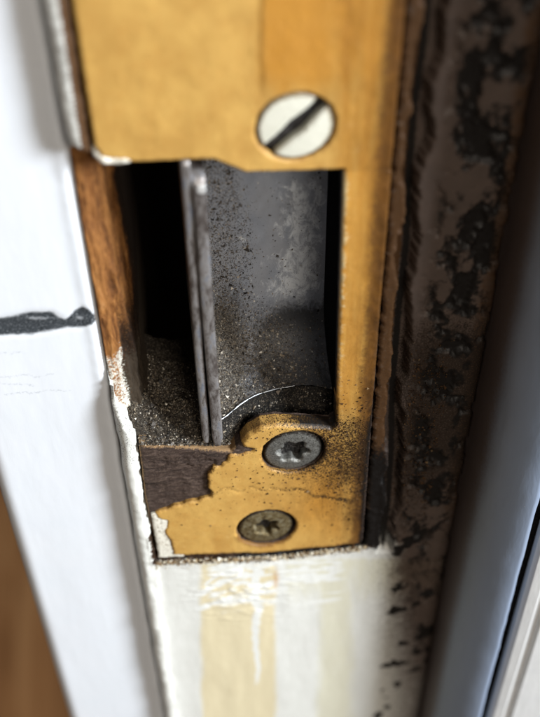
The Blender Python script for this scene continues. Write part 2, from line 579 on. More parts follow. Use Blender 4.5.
# ------------------------------------------------------------------ setting: floor far below
floor = thing('floor', 'brown wooden floor boards below the white casing', 'floor', (-200, 500, -1112))
del floor['category']
floor['kind'] = 'structure'
g = Geo()
box(g, (-1400, -200, -1130), (0, 1600, -1113))
g.build('subfloor', MAT_DARK, floor, False)
plank_me = None
for i in range(12):
    if plank_me is None:
        g = Geo()
        prof = [(-43.6, -12), (-43.6, -1.0), (-42.6, 0), (42.6, 0), (43.6, -1.0), (43.6, -12)]
        V = [[x, y, z] for y in (-200, 1600) for x, z in prof]
        n = len(prof)
        g.add(V, [[j, j + n, (j + 1) % n + n, (j + 1) % n] for j in range(n)] + [list(range(n)), list(range(n, 2 * n))[::-1]])
        o = g.build('plank', MAT_FLOOR, floor, False)
        plank_me = o.data
    else:
        o = link('plank', plank_me, floor)
    o.location = ((-1057 + 88 * i) * S, 0.021 * ((i * 7) % 5), (-1100 - 0.4 * (i % 3)) * S)

# ------------------------------------------------------------------ door jamb
ZT, ZB = -36.0, -240.0
XE = -2.3
AR = 1.2
jamb = thing('door_jamb', 'worn wooden door jamb in layered white and cream paint around strike plate', 'door jamb', (20, 0, -1100))


def jmap(s, z, Y):
    """s runs along the face and round the left arris; Y is the offset from the nominal surface"""
    x = np.array(s, float)
    y = np.zeros_like(x)
    nx, ny = np.zeros_like(x), np.ones_like(x)
    c = XE + AR
    arc = s < c
    th = np.clip((c - s) / AR, 0, math.pi / 2)
    x = np.where(arc, c - AR * np.sin(th), x)
    y = np.where(arc, AR - AR * np.cos(th), y)
    ext = np.maximum(c - s - AR * math.pi / 2, 0)
    y = y + ext
    nx = np.where(arc, np.sin(th), 0)
    ny = np.where(arc, np.cos(th), 1)
    return np.stack([x + nx * Y, y + ny * Y, z], 1)


SMIN = XE + AR - AR * math.pi / 2 - 2.2
plate_out = np.array([(0.3, ZT), (0.3, -69.6), (0.9, -71.3), (4.2, -72.2), (12.2, -72.6), (13.7, -73.6), (15.5, -74.7), (26.1, -75.4),
                      (26.5, -117.6), P(331, 428), P(300, 426), P(276, 425), P(262, 427), P(250, 434), P(241, 444), P(231, 452), P(222, 451.5),
                      P(139, 446), (0.0, -130.0), P(158, 558), P(270, 553), P(363, 542.5), (31.2, -80.0), (31.2, ZT)])
bl, bm, br = np.array(P(157, 560)), np.array(P(270, 555.5)), np.array(P(365, 545))
GP = np.array([P(*q) for q in [(437, -20), (433, 0), (428, 50), (418, 120), (411, 200), (410, 250), (402, 320), (395, 400), (394, 460), (391, 505), (385, 552)]])


def j_y(x, z, sd):
    y = (fbm(x * 0.25, z * 0.07, 4, 2) - 0.5) * 0.25 + (fbm(x * 1.3, z * 0.3, 9) - 0.5) * 0.05
    # bead of old paint along the arris
    y -= 0.45 * np.exp(-((x + 1.1) / 1.1) ** 2) * (0.6 + 0.9 * fbm(x * 0.3, z * 0.35, 12))
    y += (fbm(x * 0.8, z * 0.25, 31, 3) - 0.5) * 0.45 * (x < 0.3)
    # crust under the plate
    d = np.interp(x, [bl[0], bm[0], br[0]], [bl[1], bm[1], br[1]]) - z
    cr = np.exp(-np.maximum(d, 0) / 1.1) * (z < -138) * (x > -0.5) * (x < 33)
    y -= cr * 0.55 * (fbm(x * 1.6, z * 1.6, 21, 5) - 0.15)
    # smeared, brushed paint ridges below the plate
    px, py = pix(x, z)
    w = np.exp(-((py - 592) / 26) ** 2) * np.exp(-((px - 240) / 46) ** 2)
    y -= w * 0.25 * sstep(0.5, 0.75, fbm((x + z * 2.2) * 0.5, (z * 2.2 - x * 0.5) * 0.6, 33))
    # split beside the plate
    gx = np.interp(-z, -GP[:, 1], GP[:, 0])
    gw = 0.75 + 1.5 * (fbm(x * 0 + 3.3, z * 0.14, 41, 5, 0.7) - 0.35)
    gw = np.where(z < GP[-1, 1], 0.0, np.clip(gw, 0.15, 2.0))
    off = np.abs(x - gx + (fbm(x * 0.35, z * 0.22, 44, 5, 0.65) - 0.5) * 2.2)
    y += 2.0 * (1 - sstep(gw * 0.9, gw * 1.08 + 0.05, off)) * (gw > 0)
    y -= 0.12 * np.exp(-((off - gw - 0.5) / 0.5) ** 2) * (gw > 0) * fbm(x * 0.7, z * 0.7, 46)
    # pitted, flaking strip towards the seal
    fl = fbm(x * 0.42, z * 0.30, 51, 5, 0.6)
    y += 0.55 * sstep(0.52, 0.57, fl) * sstep(35.5, 37, x) * sstep(-190, -140, z)
    y += 0.12 * sstep(31.0, 31.4, x) * (1 - sstep(33.2, 34.2, x)) * (z > -147)
    r = 0.35
    y += np.where(sd < r, r - np.sqrt(np.maximum(r * r - (r - sd) ** 2, 0)), 0) * (x > -3)
    return y


def j_at(x, z, sd):
    px, py = pix(x, z)
    wob = (fbm(x * 0.35, z * 0.06, 61) - 0.5) * 8
    X = px + wob
    z_ = np.zeros_like(x)
    low = sstep(552, 562, py)
    cream = low * sstep(194, 210, X) * (1 - sstep(268, 284, X)) * 0.95
    green = low * sstep(306, 326, X) * (1 - sstep(340, 372, X)) * 0.72
    green = np.maximum(green, low * (1 - sstep(570, 640, py)) * sstep(275, 290, px) * 0.6)
    # smears and a drip of fresh white over the cream
    sm = np.exp(-((py - 587) / 22) ** 2) * np.exp(-((px - 238) / 42) ** 2)
    ow = sm * sstep(0.42, 0.66, fbm((x + z * 2.2) * 0.5, (z * 2.2 - x * 0.5) * 0.6, 33)) * 1.3
    ow = np.maximum(ow * 0.45, 0.72 * low * (1 - sstep(585, 640, py)) * sstep(0.42, 0.62, fbm(x * 0.16, z * 0.8, 75)) * sstep(196, 215, px) * (1 - sstep(330, 360, px)))
    for (ax, ay, bx, by, wd) in ((196, 596, 262, 574, 4.0), (198, 609, 262, 601, 3.2), (206, 584, 240, 571, 3.0)):
        ex, ey = bx - ax, by - ay
        t = np.clip(((px - ax) * ex + (py - ay) * ey) / (ex * ex + ey * ey), 0, 1)
        dd = np.hypot(px - ax - ex * t, py - ay - ey * t + 5 * np.sin(t * 3.1)) + (fbm(px * .12, py * .2, 73) - .5) * 5
        ow = np.maximum(ow, 0.85 * np.exp(-(np.maximum(dd, 0) / wd) ** 2))
    dr = np.maximum(0, 1 - np.abs(px - 257 - (fbm(x * 0, z * 0.3, 71) - 0.5) * 8) / (7.5 - 4.5 * sstep(600, 690, py))) * sstep(562, 574, py) * (1 - sstep(675, 695, py))
    ow = np.maximum(ow, dr * 1.2)
    d = np.interp(x, [bl[0], bm[0], br[0]], [bl[1], bm[1], br[1]]) - z
    under = (z < -138) & (x > -0.3) & (x < 34)
    crust = np.exp(-np.maximum(d, 0) / 2.2) * under
    ow = np.maximum(ow, crust * 0.62 * sstep(0.4, 1.2, d))
    ochre = crust * 0.42 * sstep(180, 300, px) + 0.5 * np.exp(-((px - 276) / 6) ** 2 - ((py - 580) / 16) ** 2)
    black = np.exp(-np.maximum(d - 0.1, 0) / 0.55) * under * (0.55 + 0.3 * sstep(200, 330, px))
    black = np.maximum(black, 0.85 * np.exp(-((px - 378) / 16) ** 2) * sstep(420, 470, py) * (1 - sstep(540, 560, py)) * (x > 31))
    dirt_shade = np.where(z > -147.5 - (fbm(x * .5, z * 0, 64) - .5) * 3, sstep(30.5, 33.5, x) * 1.3, 0.05 + 0.9 * sstep(31, 45, x) + 0.5 * sstep(-182, -147, z) * sstep(31, 42, x)) * (x > 30.5) - 0.25 * sstep(-175, -205, z) * (x > 30.5)
    brown = np.where((x > 30.5) & (x < 33.6), 0.75, 0) * sstep(-149, -146, z)
    brown = np.maximum(brown, 0.55 * sstep(41.5, 44, x) * sstep(-165, -130, z))
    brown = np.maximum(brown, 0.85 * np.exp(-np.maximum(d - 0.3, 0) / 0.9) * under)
    fl = fbm(x * 0.42, z * 0.30, 51, 5, 0.6)
    fl = fl * 0.75 + 0.25 * fbm(x * 1.1, z * 0.8, 57, 5, 0.7)
    blk2 = 0.9 * sstep(0.34, 0.64, fl + 0.05 * sstep(38, 42, x)) * sstep(35.5, 38.5, x) * (0.35 + 0.65 * sstep(-215, -140, z)) * (1 - 0.6 * sstep(43, 45, x))
    blk2 = blk2 * (1 - sstep(-142, -156, z)) + (0.85 * sstep(0.57, 0.70, fbm(x * 0.35, z * 0.28, 87, 4)) + 0.5 * sstep(0.5, 0.62, fbm(x * 0.5, z * 0.22, 89, 5)) * sstep(-205, -150, z)) * sstep(33, 38, x) * (z < -146)
    black = np.maximum(black, blk2)
    gx = np.interp(-z, -GP[:, 1], GP[:, 0])
    black = np.maximum(black, 0.9 * np.exp(-((x - gx) / 0.55) ** 2) * (z > GP[-1, 1]))
    grime = 0.12 * low + 0.2 * sstep(33, 37, x) + 0.52 * sstep(32, 35, x) * sstep(-150, -126, z) * sstep(-92, -106, z)
    grime = np.maximum(grime, 0.25 * sstep(31, 34, x))
    # arris: spots of dirt on the white bead
    grime = np.where(x < 0.2, 0.16 + 0.22 * sstep(0.55, 0.7, fbm(x * .5, z * .5, 83)), grime)
    dirt_shade = np.where((x < 0.2) & (z > -75), 0.36, dirt_shade)
    brown = np.where((x > -0.9) & (x < 0.4) & (z > -75), 0.8, brown)
    top = (x < 0.2) & (z < -100) & (z > -121)
    grime = np.where(top, 0.42, grime)
    return dict(cream=cream, green=green, overwhite=ow, ochre=ochre, black=black, dirt_shade=dirt_shade, brown=brown, grime=grime)


g = Geo()
main = [(SMIN, ZB), (45.2, ZB), (45.2, ZT), (31.4, ZT), (31.35, -80), (br[0], br[1]), (bm[0], bm[1]), (bl[0] - 0.2, bl[1]),
        (-0.25, -130), (-0.1, -117.4), (-0.5, -114.8), (-1.6, -111.5), (-3.0, -107.0), (-4.2, -104.8), (SMIN, -103.2)]
keepf = lambda L: ((L[:, 0] > SMIN + .1) & (L[:, 0] < 45.1) & (L[:, 1] > ZB + .1) & (L[:, 1] < ZT - .1)).astype(float)
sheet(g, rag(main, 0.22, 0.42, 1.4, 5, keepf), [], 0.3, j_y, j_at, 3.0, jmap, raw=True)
up = [(SMIN, ZT), (SMIN, -70.2), (-3.2, -70.8), (-1.8, -69.5), (-0.1, -70.4), (-0.1, ZT)]
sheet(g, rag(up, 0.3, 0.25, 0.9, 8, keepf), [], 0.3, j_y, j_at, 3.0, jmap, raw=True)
prof_s = np.concatenate([np.linspace(SMIN, XE + AR, 14), np.linspace(0, 45.2, 10)])
for z0, z1 in ((ZT, 300.0), (-1100.0, ZB)):
    pr = jmap(prof_s, np.zeros_like(prof_s), np.zeros_like(prof_s))[:, :2]
    loft(g, pr, z0, z1, 3)
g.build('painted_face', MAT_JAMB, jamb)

# exposed wood on the latch side of the opening
def wood(u, v):
    z = -66.0 - v * 56.0
    p = np.array([[XE - 0.05, 3.0], [XE + 0.1, 2.2], [-1.2, 2.6], [0.6, 4.9], [2.0, 8.4], [2.15, 14.0], [2.6, 42.0]])
    t = np.array([0, .06, .2, .45, .7, .82, 1.0])
    x, y = np.interp(u, t, p[:, 0]), np.interp(u, t, p[:, 1])
    m = sstep(0.03, 0.12, u) * (1 - sstep(0.75, 0.85, u))
    d = (fbm(u * 7, z * 0.16, 91, 5, 0.6) - 0.5) * 2.0 * m
    d += 0.7 * m * np.exp(-((u - 0.42 - 0.06 * np.sin(z * 0.22)) / 0.05) ** 2) * sstep(-84, -90, z)
    x = x + d * 0.75
    y = y - d * 0.55
    # ragged white-painted shoulder lower down
    return np.stack([x, y, z], 1)


def wood_at(u, v, V):
    z = V[:, 2]
    return dict(dark=0.30 + 0.75 * sstep(0.62, 0.72, u) + 0.45 * sstep(-92, -104, z) * sstep(0.15, 0.4, u) - 0.2 * (u < 0.3),
                dusty=sstep(-99, -108, z) * 0.75 * sstep(0.1, 0.4, u),
                white=(0.48 * sstep(-100, -104, z) * (1 - sstep(0.22, 0.42, u)) + 0.22 * np.exp(-((u - 0.3) / 0.06) ** 2) * sstep(-90, -100, z)))


g = Geo()
grid(g, 90, 260, wood, wood_at)
g.build('exposed_wood', MAT_WOOD, jamb)

# lining of the hollow behind the plate
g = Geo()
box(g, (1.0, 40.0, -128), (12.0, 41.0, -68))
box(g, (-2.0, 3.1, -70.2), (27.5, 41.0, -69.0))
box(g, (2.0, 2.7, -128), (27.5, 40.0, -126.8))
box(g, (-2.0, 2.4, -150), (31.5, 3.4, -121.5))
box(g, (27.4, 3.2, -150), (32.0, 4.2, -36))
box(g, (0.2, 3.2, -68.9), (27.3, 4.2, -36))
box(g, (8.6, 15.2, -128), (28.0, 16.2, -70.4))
g.build('hollow_lining', MAT_DARK, jamb, False)  # near-black colour adds to the shade inside the hollow

# ------------------------------------------------------------------ casing
casing = thing('door_casing', 'white painted door casing with a dark horizontal scuff', 'casing', (-11, 30, -1100))
CX0, CX1, CY = -20.0, XE - 0.12, 2.5


def c_y(x, z, sd):
    y = CY + (fbm(x * 0.12, z * 0.04, 101, 2) - 0.5) * 0.2 + (fbm(x * 0.9, z * 0.2, 105) - 0.5) * 0.03
    r = 2.2
    l = np.clip(x - CX0, 0, r)
    y = y + (r - np.sqrt(np.maximum(r * r - (r - l) ** 2, 0)))
    r = 0.9
    l = np.clip(CX1 - x, 0, r)
    y = y + (r - np.sqrt(np.maximum(r * r - (r - l) ** 2, 0))) * 0.6
    a = c_at(x, z, sd)
    return y + 0.18 * np.clip(a['scuff'], 0, 1) - 0.10 * np.exp(-((x - CX1 + 1.0) / 0.7) ** 2) * (1 + fbm(x * .5, z * .5, 103))


def c_at(x, z, sd):
    px, py = pix(x, z, CY)
    w = (fbm(px * 0.06, py * 0.10, 111, 4) - 0.5) * 7
    top = np.interp(px, [-60, 0, 25, 50, 66, 74, 82, 90, 97], [322, 318, 313, 311, 319, 312, 306, 310, 319]) + w * 0.5
    bot = np.interp(px, [-60, 0, 40, 70, 85, 93, 97], [340, 336, 333, 328, 327, 325, 320]) + w * 0.5
    inside = np.minimum(py - top, bot - py)
    sc = sstep(-4.0, 5.0, inside) * (1 - sstep(94, 98, px))
    sc = sc - 0.5 * np.exp(-((px - 38) / 22) ** 2 - ((py - 318.5) / 2.6) ** 2) - 0.45 * np.exp(-((px - 80) / 8) ** 2 - ((py - 318) / 3.0) ** 2)
    ln = np.exp(-((py - bot + 1.5) / 1.6) ** 2) * (1 - sstep(92, 97, px)) * 0.42
    scr = 0.0
    for yy, x0, x1, sl in ((377, -10, 60, -.03), (384, 0, 40, .05), (395, 5, 75, -.06), (352, 0, 30, .02), (60, 5, 50, .1)):
        scr = scr + 0.55 * np.exp(-((py - yy - sl * px + (fbm(px * .1, py * .02, 117) - .5) * 8) / 1.6) ** 2) * sstep(x0 - 6, x0, px) * (1 - sstep(x1 - 6, x1, px))
    return dict(scuff=sc, line=ln, scratch=scr)


g = Geo()
sheet(g, [(CX0, ZB), (CX1, ZB), (CX1, ZT), (CX0, ZT)], [], 0.33, c_y, c_at, 0)
for z0, z1 in ((ZT, 300.0), (-1100.0, ZB)):
    loft(g, [(CX0, CY + 2.2), (CX0 + 0.7, CY + 0.6), (CX0 + 2.2, CY), (CX1 - 0.9, CY), (CX1, CY + 0.6)], z0, z1, 2)
V0 = [(CX1, CY + 0.5), (CX1, 60.0), (CX0, 60.0), (CX0, CY + 2.15)]
loft(g, V0, -1100, 300, 2)
g.build('casing_board', MAT_CASING, casing)

# ------------------------------------------------------------------ weatherstrip and stop on the right
seal = thing('weatherstrip', 'grey-blue rounded weatherstrip against the door stop', 'weatherstrip', (47, -5, -1100))
g = Geo()
a = np.linspace(math.radians(0), math.radians(92), 22)
sp_ = [(45.0, 0.6)] + [(51.3 - 5.9 * math.cos(t) ** 0.75, -0.5 - 9.0 * math.sin(t) ** 0.62 - 2.8 * (t / a[-1]) ** 1.6) for t in np.clip(a, 0, math.pi / 2)] + [(51.5, -11.2), (51.6, 0.6)]
grid(g, len(sp_), 160, lambda u, v: np.stack([
    np.interp(u * (len(sp_) - 1), range(len(sp_)), [q[0] for q in sp_]) + 0.25 * (fbm(v * 90, u * 3, 121) - 0.5),
    np.interp(u * (len(sp_) - 1), range(len(sp_)), [q[1] for q in sp_]) + 0.25 * (fbm(v * 70, u * 3, 125) - 0.5),
    -1100 + 1400 * v ** 0.5 if False else np.interp(v, [0, 0.12, 0.88, 1], [-1100, -250, -30, 300])], 1),
     lambda u, v, V: dict(corner_shade=0.8 * (1 - sstep(0.12, 0.45, u))))
g.build('bulb', MAT_SEAL, seal)
g = Geo()
box(g, (51.75, -10.6, -1100), (53.0, 1.5, 300))  # black strip added as the shade in the gap beside the stop
g.build('gap_shade_strip', MAT_BLACK, seal, False)

stop = thing('door_stop', 'white painted door stop beside the grey-blue weatherstrip', 'door stop', (60, -8, -1100))
g = Geo()
prof = [(53.1, 2.0), (53.1, -11.6), (53.6, -12.3), (55.0, -12.6), (55.4, -12.2), (56.2, -12.2), (56.6, -12.9), (90.0, -15.0), (90.0, 2.0)]
loft(g, prof[::-1], -1100, 300, 2, closed=True)
g.build('stop_board', MAT_STOP, stop, False)

# ------------------------------------------------------------------ strike plate
strike = thing('strike_plate', 'yellow painted metal strike plate with rectangular opening and three screws', 'strike plate', (15, 1, -146))
SC = [P(295, 126), P(293, 451.5), P(266, 527)]
SR = [4.0, 4.05, 4.05]


def edge_r(sd, r):
    return np.where(sd < r, r - np.sqrt(np.maximum(r * r - (r - sd) ** 2, 0)), 0)


g = Geo()
holes = [circle(c, r + 0.22, 56) for c, r in zip(SC, SR)]
def chip_y(x, z):
    px, py = pix(x, z)
    w = (fbm(px * 0.07, py * 0.07, 139, 5, 0.65) - 0.5) * 26
    w2 = (fbm(px * 0.05, py * 0.12, 149, 5, 0.65) - 0.5) * 20
    return 0.20 * sstep(-0.6, 0.6, (py - 461 + w) / 1.5) * (px < 216) + 0.14 * sstep(-0.6, 0.6, (py - 484 + w2) / 1.5) * (px < 216)


sheet(g, rag(plate_out, 0.25, 0.08, 0.9, 131), holes, 0.22,
      lambda x, z, sd: chip_y(x, z) + (fbm(x * 0.5, z * 0.9, 133, 5) - 0.5) * 0.3 + 0.12 * sstep(0.5, 0.54, fbm(x * 0.35, z * 0.5, 137, 5)) + edge_r(sd, 0.4),
      lambda x, z, sd: dict(dustline=0.75 * np.exp(-sd / 0.35) * (z < -110) * (x < 13), inner_dark=((x > 25) & (x < 28) & (z < -75) & (z > -117)) * 1.0), 1.85, raw=True)
g.build('bare_plate', MAT_BARE, strike)

# white primer showing at the lower corner
g = Geo()
wp = [P(*q) for q in [(151, 514), (160, 511), (182, 520), (184, 556), (159, 557.3)]]
sheet(g, rag(wp, 0.2, 0.12, 1.5, 141), [], 0.25,
      lambda x, z, sd: -0.16 + (fbm(x * 1.2, z * 1.2, 143) - 0.5) * 0.12 + edge_r(sd, 0.15), None, 0.6, raw=True)
g.build('white_primer', MAT_WHITE, strike)

# the yellow coat, chipped away at the latch side
coat = [(0.35, ZT), (0.35, -69.6), (1.0, -71.1), (4.2, -72.05), (12.2, -72.45), (13.7, -73.4), (15.5, -74.5), (25.95, -75.3),
        (26.35, -117.4), P(331, 427.4), P(300, 425.3), P(276, 424.3), P(261, 426.2), P(249.3, 433), P(240.4, 443)]
chip = [P(*q) for q in [(243, 447), (254, 449), (240, 453), (229, 453), (227, 461), (222, 461.5), (221, 465), (212, 465.5), (211, 472), (207.5, 473), (208, 487), (210.5, 488), (211, 496),
                        (203, 497), (196, 500.5), (189, 500.5), (181, 504.5), (174, 505), (168, 508.5), (155, 511.5), (158, 518), (168, 519.5), (164, 530), (170, 541), (173, 554)]]
coat += chip + [P(270, 551.5), P(361, 541.5), (31.1, -80.0), (31.1, ZT)]
coat = np.array(coat)
ischip = lambda L: np.where((L[:, 0] < 15.5) & (L[:, 1] < -117), 1.0, 0.3)
_c = resample(coat, 0.17)
for _ in range(6):
    _c = np.where(((_c[:, 0] < 15.5) & (_c[:, 1] < -117))[:, None], (np.roll(_c, 1, 0) + 2 * _c + np.roll(_c, -1, 0)) / 4, _c)
coatL = rag(_c, 0.17, 0.20, 1.3, 151, ischip)


def k_y(x, z, sd):
    px, py = pix(x, z)
    y = -0.30 + (fbm(x * 0.22, z * 0.12, 153) - 0.5) * 0.22 + (fbm(x * 1.2, z * 1.2, 157, 4) - 0.5) * 0.05
    # ridge where two coats meet, top half
    y -= 0.16 * sstep(259, 264, px + (fbm(x * 0, z * 0.6, 158) - .5) * 4) * (1 - sstep(70, 105, py))
    y -= 0.25 * np.exp(-sd / 0.8) * fbm(x * 0.9, z * 0.9, 159) * sstep(24, 26, x) * (z < -76)
    # crack across the lower half
    cy = 489 + (fbm(px * 0.08, px * 0, 161) - 0.5) * 10 + np.maximum(0, px - 300) * 0.25
    y += 0.09 * np.exp(-((py - cy) / 1.2) ** 2) * sstep(205, 215, px) * (1 - sstep(345, 360, px)) * (vnoise(px * 0.3, py * 0.1, 163) > 0.35)
    y += edge_r(sd, 0.28) * 0.9
    m = (z < -112) & (z > -121) & (x > 13.5) & (x < 27.5)
    return y + np.where(m, edge_r(sd, 0.7) * 0.6, 0)


def k_at(x, z, sd):
    px, py = pix(x, z)
    orange = 0.8 * sstep(252, 268, px + (fbm(x, z * 0.5, 171) - .5) * 6) * (1 - sstep(70, 108, py + (fbm(x * .6, z * .3, 172) - .5) * 40))
    orange = np.maximum(orange, 0.65 * sstep(325, 350, px) * (1 - sstep(400, 430, py)))
    orange = np.maximum(orange, 0.75 * np.exp(-((px - 325) / 30) ** 2 - ((py - 495) / 40) ** 2))
    orange = np.maximum(orange, 0.5 * sstep(140, 100, py) * 0)
    pale = 0.7 * np.exp(-sd / 0.7) * sstep(330, 345, px) * (py > 170) * (py < 430) * (px < 365) + 0.18 * np.exp(-((px - 352) / 14) ** 2) * (py < 160)
    brown = 0.8 * np.exp(-((x - 31.2) / 1.9) ** 2) + 0.35 * sstep(28, 31, x) + 0.5 * np.exp(-sd / 0.5) * (px < 345) + 0.45 * np.exp(-sd / 0.7) * (py > 535)
    cy = 489 + (fbm(px * 0.08, px * 0, 161) - 0.5) * 10 + np.maximum(0, px - 300) * 0.25
    crk = np.exp(-((py - cy) / 2.0) ** 2) * sstep(203, 215, px) * (1 - sstep(345, 360, px))
    brown = np.maximum(brown, 0.22 * crk)
    ring = np.zeros_like(x)
    for c, r in zip(SC, SR):
        ring = np.maximum(ring, np.exp(-np.maximum(np.hypot(x - c[0], z - c[1]) - r, 0) / 0.35))
    brown = np.maximum(brown, 0.5 * ring)
    grime = 0.17 + 0.20 * np.exp(-((px - 350) / 40) ** 2 - ((py - 455) / 45) ** 2) + 0.18 * sstep(240, 330, px) * sstep(405, 425, py)
    grime += 0.26 * crk + 0.10 * sstep(410, 425, py) * (1 - sstep(470, 500, py)) + 0.22 * np.exp(-sd / 0.6) * (py > 400)
    grime *= sstep(330, 420, py) * 0.9 + 0.1
    black = 0.72 * np.exp(-((x - 31.2) / 0.9) ** 2) * sstep(-108, -118, z) + 0.55 * np.exp(-np.abs(py - 491 - (px - 340) * -0.1) / 2.0) * sstep(325, 345, px) * (1 - sstep(358, 366, px))
    streak = sstep(315, 350, px) * 0.9 + 0.12
    stain = 1.0 * sstep(27.5, 31.2, x) + 0.8 * np.exp(-((px - 345) / 36) ** 2 - ((py - 470) / 62) ** 2) + 0.35 * np.exp(-((px - 300) / 26) ** 2 - ((py - 490) / 22) ** 2) + 0.35 * np.exp(-((px - 350) / 24) ** 2) * (py < 170) + 0.3 * np.exp(-((px - 352) / 10) ** 2 - ((py - 330) / 90) ** 2)
    black = np.maximum(black, 0.62 * np.exp(-sd / 0.5) * (z < -113) * (z > -121) * sstep(17, 22, x) * (x < 27.5))
    return dict(stain=stain, streak=streak, orange=orange, pale=pale, brown=brown, grime=grime, black=black)


g = Geo()
sheet(g, coatL, [rag(circle(c, r + d, 60), 0.3, 0.10, 0.9, 175) for c, r, d in zip(SC, SR, (0.12, 0.30, 0.36))], 0.24, k_y, k_at, (lambda x, z: np.where((x > 13.3) & (x < 27.6) & (z < -112) & (z > -121.5) & (np.hypot(x - SC[1][0], z - SC[1][1]) > 4.8), 1.5, 0.62),), raw=True)
g.build('yellow_paint', MAT_COAT, strike)

# blob of white filler at the upper corner
g = Geo()
bb = [P(*q) for q in [(92, 150), (101, 152), (112, 155), (124, 152), (134, 156), (133, 163), (118, 167), (101, 165), (93, 158)]]
sheet(g, rag(bb, 0.2, 0.15, 0.8, 181), [], 0.25, lambda x, z, sd: 0.55 - 1.15 * np.sqrt(np.clip(sd / 0.9, 0, 1)) * (0.8 + 0.4 * fbm(x, z, 183)), None, 1.4, raw=True)
g.build('filler_blob', MAT_WHITE, strike)

# ------------------------------------------------------------------ screws
def rimat(c, r):
    return lambda x, z, sd: dict(rim=0.8 * sstep(r - 0.9, r, np.hypot(x - c[0], z - c[1])))


# slotted, painted screw
c = np.array(SC[0])
sa = np.array(P(272, 152)) - np.array(P(322, 108))
ang = math.atan2(sa[1], sa[0])
ca, sn = math.cos(ang), math.sin(ang)
hw = 0.76
g = Geo()
for sgn in (1, -1):
    t0 = math.asin(hw / 4.0)
    ts = np.linspace(t0, math.pi - t0, 44)
    L = np.stack([4.0 * np.cos(ts), 4.0 * np.sin(ts) * sgn], 1)
    mid = np.array([(1.8, sgn * (hw + 0.02)), (1.0, sgn * (hw + 0.07)), (0.4, sgn * (hw + 0.17)), (-0.3, sgn * (hw + 0.22)), (-0.9, sgn * (hw + 0.12)), (-1.6, sgn * (hw + 0.02)), (-2.6, sgn * (hw - 0.04))])[::-1]
    L = np.concatenate([L, mid])
    L = L @ np.array([[ca, sn], [-sn, ca]]) + c
    sheet(g, resample(L, 0.22), [], 0.24, lambda x, z, sd: -0.22 - 0.22 * (1 - ((x - c[0]) ** 2 + (z - c[1]) ** 2) / 16) + edge_r(sd, 0.3) + (fbm(x * 1.5, z * 1.5, 191) - .5) * 0.06,
          rimat(c, 4.0), 1.8, raw=True)
s1 = g.build('screw', MAT_SCREWP, strike)
s1['label'] = 'cream painted slotted screw'
g = Geo()
sheet(g, circle(c, 3.9, 40), [], 0.5, lambda x, z, sd: 0.75 + 0 * x, None, 1.4)
g.build('slot', MAT_REC, s1)

for i, (m_, rot, lab) in enumerate(((MAT_SCREWA, 0.15, 'dark steel star-drive screw'), (MAT_SCREWB, 0.4, 'brassy rusted star-drive screw'))):
    c = np.array(SC[i + 1])
    th = np.linspace(0, 2 * math.pi, 72, endpoint=False)
    rr = (1.95 if i == 0 else 1.65) * (1 + 0.16 * np.cos(6 * (th + rot)))
    star = np.stack([c[0] + rr * np.cos(th), c[1] + rr * np.sin(th)], 1)
    g = Geo()
    sheet(g, circle(c, 4.05, 80), [star], 0.17,
          lambda x, z, sd: 0.10 - 0.28 * (1 - ((x - c[0]) ** 2 + (z - c[1]) ** 2) / 16.4) + edge_r(sd, 0.35) + (fbm(x * 2.2, z * 2.2, 201 + i, 5) - .5) * 0.12,
          rimat(c, 4.05), 2.3)
    s = g.build('screw', m_, strike)
    s['label'] = lab
    g = Geo()
    sheet(g, circle(c, 2.6, 32), [], 0.2, lambda x, z, sd: 1.35 - 0.6 * (fbm(x * 0.9, z * 0.9, 211 + i, 4) - 0.45), None, 0.9)
    g.build('star_recess', MAT_REC, s)

# ------------------------------------------------------------------ steel box behind the opening
g = Geo()
BX0, BX1, BY = 9.0, 26.6, 13.0


def bx_at(x, z, sd):
    px, py = pix(x, z, sd)
    zinc_sheen = 0.62 * np.exp(-((px - 303) / 24) ** 2) * sstep(165, 185, py) * (1 - sstep(270, 320, py)) + 0.35 * np.exp(-((px - 280) / 24) ** 2 - ((py - 284) / 24) ** 2)
    zinc_sheen = zinc_sheen + 0.6 * np.exp(-((px - 243) / 9) ** 2 - ((py - 239 - (px - 243) * 0.35) / 2.5) ** 2)
    darkened = 1.0 * sstep(285, 340, py) * sstep(240, 295, px) + 0.25 * sstep(320, 328, px) + 0.40 * sstep(255, 345, py) + 0.30 * np.exp(-((px - 232) / 16) ** 2)  # darker downwards, to the lower right and at both sides
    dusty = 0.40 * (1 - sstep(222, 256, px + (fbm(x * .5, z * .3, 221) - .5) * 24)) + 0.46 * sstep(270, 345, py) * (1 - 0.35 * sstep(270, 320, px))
    return dict(zinc_sheen=zinc_sheen, darkened=darkened, dusty=dusty)


ARC = np.array([(9.0, 0.3), (10.5, 0.5), (11.9, 1.3), (14.1, 3.3), (16.2, 4.6), (19.0, 5.3), (22.4, 5.6), (24.3, 5.3), (26.6, 4.2)])
_ax = np.linspace(9.0, 26.6, 120)
_ay = np.interp(_ax, ARC[:, 0], ARC[:, 1])
for _ in range(25):
    _ay[1:-1] = (_ay[:-2] + 2 * _ay[1:-1] + _ay[2:]) / 4
arc_y = lambda x: np.interp(x, _ax, _ay)
ZR = -115.4                                            # height of the scooped rim


